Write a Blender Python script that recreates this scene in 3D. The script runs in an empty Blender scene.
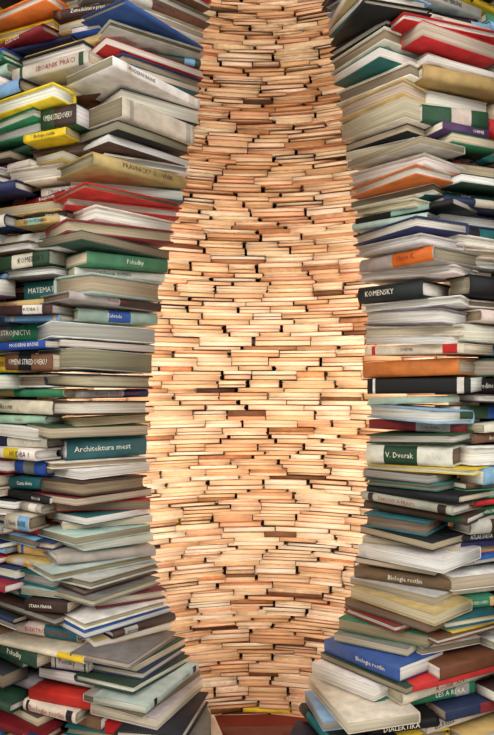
import bpy, math, random
import numpy as np
from mathutils import Vector
random.seed(11); rng=random.Random(101)
R=0.85; RIN=0.70; D=1.904; F=701.0; HY=385.0; CZ=1.235; TOP=3.3
DF=D-.794; DI=D-.674
U=rng.uniform
def lin(c):
    return tuple(((v/255)/12.92 if v/255<=0.04045 else ((v/255+0.055)/1.055)**2.4) for v in c)
def jit(c,a):
    k=U(-a,a); return lin([min(255,max(0,v+k+U(-a*.35,a*.35))) for v in c])

# ---------------- materials ----------------
def mat_books(name,pages):
    m=bpy.data.materials.new(name); m.use_nodes=True; nt=m.node_tree; N=nt.nodes; Lk=nt.links
    b=N['Principled BSDF']; a=N.new('ShaderNodeVertexColor'); a.layer_name='Col'
    tc=N.new('ShaderNodeTexCoord'); mp=N.new('ShaderNodeMapping'); nz=N.new('ShaderNodeTexNoise')
    Lk.new(tc.outputs['Object'],mp.inputs['Vector']); Lk.new(mp.outputs['Vector'],nz.inputs['Vector'])
    mr=N.new('ShaderNodeMapRange'); mx=N.new('ShaderNodeMix'); mx.data_type='RGBA'; mx.blend_type='MULTIPLY'; mx.inputs[0].default_value=1
    Lk.new(nz.outputs['Fac'],mr.inputs['Value']); Lk.new(a.outputs['Color'],mx.inputs[6]); Lk.new(mr.outputs['Result'],mx.inputs[7])
    Lk.new(mx.outputs[2],b.inputs['Base Color'])
    mr.inputs['From Min'].default_value=.3; mr.inputs['From Max'].default_value=.7
    bp=N.new('ShaderNodeBump'); Lk.new(nz.outputs['Fac'],bp.inputs['Height']); Lk.new(bp.outputs['Normal'],b.inputs['Normal'])
    if pages:
        mp.inputs['Scale'].default_value=(6,6,700); nz.inputs['Scale'].default_value=1; nz.inputs['Detail'].default_value=4
        mr.inputs['To Min'].default_value=.62; mr.inputs['To Max'].default_value=1.06; b.inputs['Roughness'].default_value=.9
        bp.inputs['Strength'].default_value=.3; bp.inputs['Distance'].default_value=.001
        b.inputs['Specular IOR Level'].default_value=.2
    else:
        mp.inputs['Scale'].default_value=(45,45,60); nz.inputs['Scale'].default_value=1; nz.inputs['Detail'].default_value=5
        mr.inputs['To Min'].default_value=.72; mr.inputs['To Max'].default_value=1.08; b.inputs['Roughness'].default_value=.62
        b.inputs['Specular IOR Level'].default_value=.35
        bp.inputs['Strength'].default_value=.1; bp.inputs['Distance'].default_value=.001
    return m
M_COV=mat_books('book_cover',False); M_PAG=mat_books('book_pages',True)
def simple(name,c,rough=.8,noise=None,c2=None):
    m=bpy.data.materials.new(name); m.use_nodes=True; nt=m.node_tree; b=nt.nodes['Principled BSDF']
    b.inputs['Base Color'].default_value=(*lin(c),1); b.inputs['Roughness'].default_value=rough
    if noise:
        n=nt.nodes.new('ShaderNodeTexNoise'); n.inputs['Scale'].default_value=noise; n.inputs['Detail'].default_value=6
        r=nt.nodes.new('ShaderNodeValToRGB'); r.color_ramp.elements[0].color=(*lin(c),1); r.color_ramp.elements[1].color=(*lin(c2),1)
        r.color_ramp.elements[0].position=.35; r.color_ramp.elements[1].position=.65
        nt.links.new(n.outputs['Fac'],r.inputs[0]); nt.links.new(r.outputs[0],b.inputs['Base Color'])
    return m

# ---------------- book builder ----------------
class Mesher:
    def __init__(s): s.V=[]; s.Fq=[]; s.C=[]; s.M=[]; s.n=0
    def add(s,v,f,c,m):
        s.V.append(v); s.Fq.append(np.asarray(f,dtype=np.int32)+s.n); s.C+=c; s.M+=m; s.n+=len(v)
    def build(s,name,parent):
        V=np.concatenate(s.V).astype(np.float32); Q=np.concatenate(s.Fq); nf=len(Q)
        me=bpy.data.meshes.new(name); me.vertices.add(len(V)); me.vertices.foreach_set('co',V.ravel())
        me.loops.add(nf*4); me.loops.foreach_set('vertex_index',Q.ravel())
        me.polygons.add(nf); me.polygons.foreach_set('loop_start',np.arange(0,nf*4,4,dtype=np.int32))
        me.polygons.foreach_set('material_index',np.array(s.M,dtype=np.int32))
        me.materials.append(M_COV); me.materials.append(M_PAG)
        me.update(calc_edges=True); me.validate()
        ca=me.color_attributes.new('Col','FLOAT_COLOR','CORNER')
        C=np.array(s.C,dtype=np.float32); C=np.concatenate([C,np.ones((nf,1),np.float32)],1)
        ca.data.foreach_set('color',np.repeat(C,4,axis=0).ravel())
        o=bpy.data.objects.new(name,me); bpy.context.collection.objects.link(o); o.parent=parent; return o

def book(M,p,ex,ey,z,L,W,T,cov,pag,spine_out,hard,bands=None,roll=0,pitch=0,sag=0):
    t=min(.0029,T*.17) if hard else min(.0014,T*.09)
    c=.0035 if hard else .0006
    b=.005 if hard else .0012
    yo=[(W,T),(b,T),(.25*b,.8*T),(0,.5*T),(.25*b,.2*T),(b,0),(W,0)]
    yi=[(W,T-t),(b,T-t),(.25*b+t,.8*T-t*.4),(t,.5*T),(.25*b+t,.2*T+t*.4),(b,t),(W,t)]
    cuts=[0.0]; cols=[cov]
    if bands:
        cuts=[0.0]+[q for q,_ in bands]; cols=[cov]+[cc for _,cc in bands]
    xs=[q*L for q in cuts]+[L]
    V=[];Fc=[];C=[];Mi=[]
    nx=len(xs)
    for x in xs:
        for (y,zz) in yo: V.append((x,y,zz))
    for x in (0,L):
        for (y,zz) in yi: V.append((x,y,zz))
    bi=nx*7
    for i in range(nx-1):
        for j in range(6):
            a=i*7+j; Fc.append((a,a+1,a+8,a+7)); Mi.append(0); C.append(cols[i] if 1<=j<=4 else cov)
    for j in range(6):
        a=bi+j; Fc.append((a,a+7,a+8,a+1)); Mi.append(0); C.append(cov)
        Fc.append((j,bi+j,bi+j+1,j+1)); Mi.append(0); C.append(cov)
        e=(nx-1)*7+j; g=bi+7+j; Fc.append((e,e+1,g+1,g)); Mi.append(0); C.append(cov)
    e=(nx-1)*7
    Fc.append((0,e,bi+7,bi)); Fc.append((6,bi+6,bi+13,e+6)); Mi+=[0,0]; C+=[cov,cov]
    # pages
    pb=len(V); ed=.004 if hard else .0005; lv=[0,.33,.67,1]
    for x in (c,L-c):
        for s in lv:
            zz=t+s*(T-2*t)
            V.append((x,b*.6+t,zz)); V.append((x,W-c-ed*(1-(2*s-1)**2),zz))
    for i in range(3):
        a=pb+2*i; q=a+8
        Fc.append((a,a+2,a+3,a+1)); Fc.append((q,q+1,q+3,q+2)); Fc.append((a+1,a+3,q+3,q+1)); Fc.append((a,q,q+2,a+2))
        Mi+=[1]*4; C+=[pag]*4
    Fc.append((pb,pb+1,pb+9,pb+8)); Fc.append((pb+6,pb+14,pb+15,pb+7)); Mi+=[1,1]; C+=[pag,pag]
    V=np.array(V)
    if not spine_out: V[:,0]=L-V[:,0]; V[:,1]=W-V[:,1]
    V[:,2]+= (V[:,0]-L/2)*roll + (V[:,1])*pitch
    if sag: V[:,2]-= sag*np.clip(1-V[:,1]/(.6*W),0,1)**2   # soft cover drooping at its free edge
    out=np.empty_like(V)
    out[:,0]=p[0]+V[:,0]*ex[0]+V[:,1]*ey[0]; out[:,1]=p[1]+V[:,0]*ex[1]+V[:,1]*ey[1]; out[:,2]=z+V[:,2]
    M.add(out,Fc,C,Mi)

# palettes
COV=[((226,221,210),9.5),((210,198,178),8),((170,164,155),4.5),((104,102,100),2.6),((34,66,44),4.4),((122,28,34),5.6),((28,38,78),4.5),((18,18,22),9),
     ((30,98,100),3.3),((234,198,40),2.8),((108,70,46),5.4),((124,166,200),4.2),((192,36,34),4.2),((84,52,92),1.4),((42,84,160),3.3),((198,166,104),5),((58,38,30),5.4),((40,116,78),2.4),((216,114,42),1.5),((156,188,170),2.2)]
ECOV=[((226,221,210),10),((210,198,178),9),((174,168,158),5.5),((108,104,100),4),((40,66,48),4.2),((116,32,38),5.2),((34,42,76),4.2),((20,20,23),9),
     ((46,98,100),2.9),((226,194,60),2),((108,76,52),5.6),((138,168,192),4),((180,42,40),3.8),((84,58,92),1.2),((54,90,150),2.5),((194,168,114),5.4),((62,42,34),5.4),((54,110,80),2.1),((206,114,56),1),((168,188,172),2.2)]
def pick(P):
    tot=sum(w for _,w in P); r=U(0,tot)
    for c,w in P:
        r-=w
        if r<=0: return c
    return P[-1][0]
PAG=[((216,208,193),5),((200,186,160),4.4),((180,166,140),4),((228,223,213),3),((152,138,114),3),((162,156,148),1.5),((124,110,92),1.7)]
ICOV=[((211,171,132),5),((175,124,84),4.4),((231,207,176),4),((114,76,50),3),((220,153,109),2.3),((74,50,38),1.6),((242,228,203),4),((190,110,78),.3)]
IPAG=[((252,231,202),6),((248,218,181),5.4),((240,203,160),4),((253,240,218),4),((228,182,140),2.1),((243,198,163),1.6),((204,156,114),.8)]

# text library
TXT=['TECHNOLOGIE BETONU','STONE','KOMENSKY','DIALEKTIKA','PRAVNICKY SLOVNIK','MODERNI BASNE','Dejiny hudby a umeni','SBORNIK PRACI','UMENI STREDOVEKU','LITERATURA','STROJNICTVI','Zemedelstvi v praxi','J. Novak  BASNE','KUCHARKA','V. Dvorak  ROMAN','Pohadky','MATEMATIKA','ZAKONY A PRAVO','CHEMIE','ATLAS SVETA','HUDBA 1','FYZIKA II','SLOVNIK','Povidky','Architektura mest','Marie K.','Zahrada','LES A REKA','Cesta domu','ZIVOT','O rodine','ELEKTROTECHNIKA','Rocnik XIV','Valka a mir','STARA PRAHA','Biologie rostlin','TOM 3','Sebrane spisy','GEOLOGIE']
TM=[]
for s in TXT:
    cu=bpy.data.curves.new('t','FONT'); cu.body=s; cu.size=1; cu.resolution_u=1; cu.align_x='CENTER'; cu.align_y='CENTER'
    o=bpy.data.objects.new('t',cu); bpy.context.collection.objects.link(o); bpy.context.view_layer.update()
    me=bpy.data.meshes.new_from_object(o,depsgraph=bpy.context.evaluated_depsgraph_get())
    v=np.array([q.co[:] for q in me.vertices]); w=np.ptp(v[:,0]); TM.append((v,[tuple(q.vertices) for q in me.polygons],w))
    bpy.data.objects.remove(o); bpy.data.meshes.remove(me)
TV={0:[],1:[],2:[]}; TF={0:[],1:[],2:[]}; TN={0:0,1:0,2:0}
def title(p,ex,ey,z,L,T,cov,roll):
    v,f,w=TM[rng.randrange(len(TM))]
    h=min(T*U(.3,.52),.0095); sc=h/.72; sx=sc*U(.7,1.15)
    if w*sx>L*.8: sx=L*.8/w
    lum=sum(cov)
    k=1 if lum<.6 else (0 if U(0,1)<.75 else 2)
    xo=L/2+U(-.5,.5)*max(0,L*.85-w*sx)
    X=xo+v[:,0]*sx; Z=T/2+v[:,1]*sc+(X-L/2)*roll; Y=-.0007
    out=np.stack([p[0]+X*ex[0]+Y*ey[0],p[1]+X*ex[1]+Y*ey[1],z+Z],1)
    TV[k].append(out); TF[k]+= [tuple(i+TN[k] for i in q) for q in f]; TN[k]+=len(out)

def mkbands(cov):
    r=U(0,1)
    if r<.4: return None
    c2=jit(pick(COV),12)
    if r<.65: a=U(.05,.15); return [(a,c2),(a+U(.02,.06),cov),(U(.8,.9),c2),(.94,cov)]
    if r<.85: a=U(.15,.5); return [(a,c2),(a+U(.2,.4),cov)]
    return [(U(.2,.75),c2)]

tower=bpy.data.objects.new('book_tower',None); bpy.context.collection.objects.link(tower)
MO=Mesher(); MI=Mesher(); ME=Mesher()
def wave(th,z): return .004*math.sin(2*th+z*3)+.003*math.sin(5*th+1.3+z*7)+.0012*math.sin(9*th-z*11)

yl=[-520,-400,-50,0,60,130,180,300,400,500,560,620,660,700,735,775]
fl=[6,40,140,147,157,167,185,194,200,205,197,181,160,128,94,36]
fr=[6,40,118,130,148,166,180,200,208,205,194,180,163,134,98,36]
yi_=[-520,-400,0,100,180,280,350,430,540,600,640,680,735,800]
il=[4,14,46,59,72,92,103,109,104,90,76,54,37,18]
ir=[4,18,66,80,91,101,107,110,103,89,74,51,33,18]
def ends(zc,sgn):
    d=DF
    for _ in range(3):
        y=HY-(zc-CZ)*F/d; hw=np.interp(y,yl,fl if sgn<0 else fr); x=hw*d/F; d=D-math.sqrt(R*R-x*x)
    if y<-520 or y>775: return None
    x1=x
    d=DI
    for _ in range(3):
        y=HY-(zc-CZ)*F/d; hw=np.interp(y,yi_,il if sgn<0 else ir); x=hw*d/F; d=D-math.sqrt(RIN*RIN-x*x)
    return x1,x

core=[];coreF=[]  # dark sheet added between the rings so gaps read as deep shade
def core_arc(a0,a1,z0,z1,r=.7475):
    n=max(4,int((a1-a0)/.12)); b=len(core)
    for i in range(n+1):
        a=a0+(a1-a0)*i/n
        core.append((r*math.sin(a),-r*math.cos(a),z0)); core.append((r*math.sin(a),-r*math.cos(a),z1))
    for i in range(n): q=b+2*i; coreF.append((q,q+1,q+3,q+2))

def slots(h,inner=False):
    """thicknesses stacked inside a course slot"""
    if (inner and h>.021) or (h>.021 and U(0,1)<.3):
        f=U(.35,.65); return [h*f*.96,h*(1-f)*.94]
    return [h*(U(.88,.97) if inner else U(.74,.985))]

z=0.0
while z<TOP:
    q=U(0,1)
    h=U(.0115,.018) if q<.54 else (U(.018,.028) if q<.9 else U(.028,.038))
    zc=z+h/2
    E1=ends(zc,-1); E2=ends(zc,1)
    closed=not(E1 and E2)
    if not closed:
        aR=math.asin(E2[0]/R); aL=math.asin(E1[0]/R); bR=math.asin(E2[1]/RIN); bL=math.asin(E1[1]/RIN)
        o0=aR+math.radians(U(0.5,4)); o1=2*math.pi-aL-math.radians(U(.5,4))
        i0=bR+math.radians(14); i1=2*math.pi-bL-math.radians(14)
        core_arc(max(o0,i0)+.05,min(o1,i1)-.05,z-.002,z+h+.002)
        for sgn,E in ((-1,E1),(1,E2)):
            zz=z
            for T in slots(h):
                x1=E[0]+U(-.05,.024); x2=E[1]+U(-.004,.005)
                r1=R+U(-.05,.018)
                P1=np.array([sgn*x1,-math.sqrt(r1*r1-x1*x1)]); P2=np.array([sgn*x2,-math.sqrt(RIN*RIN-x2*x2)+U(-.012,.01)])
                dv=P2-P1; Ln=np.linalg.norm(dv)
                if sgn<0: ex=dv/Ln; p=P1
                else: ex=-dv/Ln; p=P2
                ey=np.array([-ex[1],ex[0]])
                hard=U(0,1)<.5; sp=U(0,1)<.3
                cov=jit(pick(ECOV),14); pag=jit(pick(PAG),12)
                roll=U(-.05,.05); W=U(.10,.125)
                bd=mkbands(cov) if sp else None
                zb=zz+wave(math.atan2(P1[0],-P1[1]),z)
                book(ME,p,ex,ey,zb,Ln,W,T,cov,pag,sp,hard,bd,roll,U(-.04,.04))
                if sp and T>.0105 and U(0,1)<.75: title(p,ex,ey,zb,Ln,T,bd[0][1] if bd and len(bd)==2 else cov,roll)
                zz+=T+.0006
    else:
        s=U(0,.3); o0=s;o1=s+2*math.pi;i0=s+.1;i1=i0+2*math.pi
        core_arc(0,2*math.pi,z-.002,z+h+.002)
    # outer ring
    def ring(M,a0,a1,rs,inner):
        a=a0
        lo,hi=(.10,.21) if inner else (.11,.235)
        while a<a1-.03:
            L=U(lo,hi); rem=(a1-a)*rs
            if rem<L*1.35: L=rem-.004 if rem<.26 else rem/2
            da=L/rs
            am=a+da/2
            zz=z+wave(am,z)
            for T in slots(h,inner):
                rr=rs+(U(-.004,.006) if inner else U(-.045,.018))
                yaw=U(-.12,.12) if not inner else U(-.012,.012)
                W=.043 if inner else U(.05,.058)
                LL=L*(U(.84,1.0) if not inner else 1)
                if inner:
                    e0=np.array([-math.cos(am+yaw),-math.sin(am+yaw)])
                else: e0=np.array([math.cos(am+yaw),math.sin(am+yaw)])
                ey=np.array([-e0[1],e0[0]])
                pc=np.array([rr*math.sin(am),-rr*math.cos(am)])
                p=pc-e0*LL/2
                if inner:
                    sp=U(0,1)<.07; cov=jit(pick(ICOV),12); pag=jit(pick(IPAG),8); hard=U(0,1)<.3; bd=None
                    if U(0,1)<.001: cov=jit((226,190,60),10); sp=True
                else:
                    sp=U(0,1)<.64; cov=jit(pick(COV),14); pag=jit(pick(PAG),12); hard=U(0,1)<.55; bd=mkbands(cov) if sp else None
                if closed and z<1.0 and abs(math.sin(am))<.36 and math.cos(am)>0:
                    cov=jit((104,46,36),8); bd=None   # red-brown volumes at the foot of the opening
                roll=U(-.006,.006) if inner else U(-.04,.04)
                book(M,p,e0,ey,zz,LL,W,T,cov,pag,sp,hard,bd,roll,0)
                if (not inner) and sp and T>.0105 and U(0,1)<.8 and (am<1.3 or am>5):
                    title(p,e0,ey,zz,LL,T,bd[0][1] if bd and len(bd)==2 else cov,roll)
                zz+=T+.0006
            gap=(U(.006,.011) if U(0,1)<.5 else .0008) if inner else U(.001,.006)
            a+=da+gap/rs
    ring(MO,o0,o1,.83,False)
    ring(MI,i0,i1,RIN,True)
    z+=h+U(.0004,.0012)
MO.build('outer_books',tower); MI.build('inner_books',tower); ME.build('opening_edge_books',tower)
for k,c in ((0,(35,32,36)),(1,(232,226,205)),(2,(150,40,38))):
    me=bpy.data.meshes.new('spine_titles'); me.from_pydata(np.concatenate(TV[k]).tolist(),[],TF[k]); me.materials.append(simple('title_ink_%d'%k,c,.6))
    o=bpy.data.objects.new('spine_titles_%d'%k,me); bpy.context.collection.objects.link(o); o.parent=tower
me=bpy.data.meshes.new('core'); me.from_pydata(core,[],coreF); me.materials.append(simple('gap_shade_dark',(16,12,10),1))
o=bpy.data.objects.new('gap_shade_sheet',me); bpy.context.collection.objects.link(o); o.parent=tower  # added sheet, its near-black colour stands in for shade in the gaps

def disc(name,r,z,mat,h=.02,parent=None):
    n=96; v=[(r*math.cos(2*math.pi*i/n),r*math.sin(2*math.pi*i/n),zz) for zz in (z,z+h) for i in range(n)]
    f=[tuple(range(n-1,-1,-1)),tuple(range(n,2*n))]+[(i,(i+1)%n,n+(i+1)%n,n+i) for i in range(n)]
    me=bpy.data.meshes.new(name); me.from_pydata(v,[],f); me.materials.append(mat)
    o=bpy.data.objects.new(name,me); bpy.context.collection.objects.link(o); o.parent=parent; return o
mb=simple('red_brown_board',(98,44,34),1,5,(116,56,44)); mb.node_tree.nodes['Principled BSDF'].inputs['Specular IOR Level'].default_value=.05
disc('tower_base_board',.745,-.001,mb,.012,tower)
disc('tower_top_board',.84,z+.02,simple('top_board',(210,190,165),.8),.03,tower)

# ---------------- room ----------------
def slab(name,x0,x1,y0,y1,z0,z1,mat):
    v=[(x,y,zz) for zz in (z0,z1) for x,y in ((x0,y0),(x1,y0),(x1,y1),(x0,y1))]
    f=[(3,2,1,0),(4,5,6,7),(0,1,5,4),(1,2,6,5),(2,3,7,6),(3,0,4,7)]
    me=bpy.data.meshes.new(name); me.from_pydata(v,[],f); me.materials.append(mat)
    o=bpy.data.objects.new(name,me); bpy.context.collection.objects.link(o); return o
wm=simple('plaster',(200,194,182),.9,3,(190,184,172)); H=4.3
slab('floor',-4,4,-4.5,4,-.1,0,simple('stone_floor',(165,155,140),.5,2.5,(145,135,122)))
slab('ceiling',-4,4,-4.5,4,H,H+.1,wm)
slab('wall_left',-4.1,-4,-4.5,4,0,H,wm); slab('wall_right',4,4.1,-4.5,4,0,H,wm)
slab('wall_back',-4,4,4,4.1,0,H,wm); slab('wall_front',-4,4,-4.6,-4.5,0,H,wm)

def area(name,loc,tgt,sx,sy,e,col):
    l=bpy.data.lights.new(name,'AREA'); l.shape='RECTANGLE'; l.size=sx; l.size_y=sy; l.energy=e; l.color=col
    o=bpy.data.objects.new(name,l); o.location=loc; o.rotation_euler=(Vector(tgt)-Vector(loc)).to_track_quat('-Z','Z' if abs(tgt[2]-loc[2])<.5 else 'Y').to_euler()
    bpy.context.collection.objects.link(o); return o
area('hall_light_a',(-1.6,-3.7,2.9),(0,-.6,1.4),1.6,1.2,80,(1,.965,.92))
area('hall_light_b',(1.7,-3.6,2.8),(0,-.6,1.4),1.6,1.2,74,(.97,.975,1))
area('front_fill_light',(0,-4.2,1.1),(0,0,1.1),2.4,1.2,26,(1,.97,.93))  # added low fill from behind the camera, brightens the outer books
W_=(1,.868,.73)
for s in (-1,1):
    a=math.radians(74)*s
    area('inner_fill_light',(.61*math.sin(a),-.61*math.cos(a),1.45),(-.12*s,.7,1.45),.08,2.6,19,W_)  # added fills hidden beside the opening, light the inner wall evenly
area('tower_top_light',(0,.1,z-.02),(0,.2,0),.9,.9,11,W_)

w=bpy.data.worlds.new('world'); bpy.context.scene.world=w; w.use_nodes=True
w.node_tree.nodes['Background'].inputs[0].default_value=(.8,.85,.9,1); w.node_tree.nodes['Background'].inputs[1].default_value=.3
cam=bpy.data.cameras.new('camera'); co=bpy.data.objects.new('camera',cam); bpy.context.collection.objects.link(co)
co.location=(0,-D,CZ); co.rotation_euler=(math.pi/2,0,0); cam.lens=36*F/735; cam.sensor_width=36
cam.shift_x=-10/735; cam.shift_y=17.5/735; cam.clip_start=.01
bpy.context.scene.camera=co
bpy.context.scene.view_settings.view_transform='Standard'
print('books verts',MO.n,MI.n,ME.n)
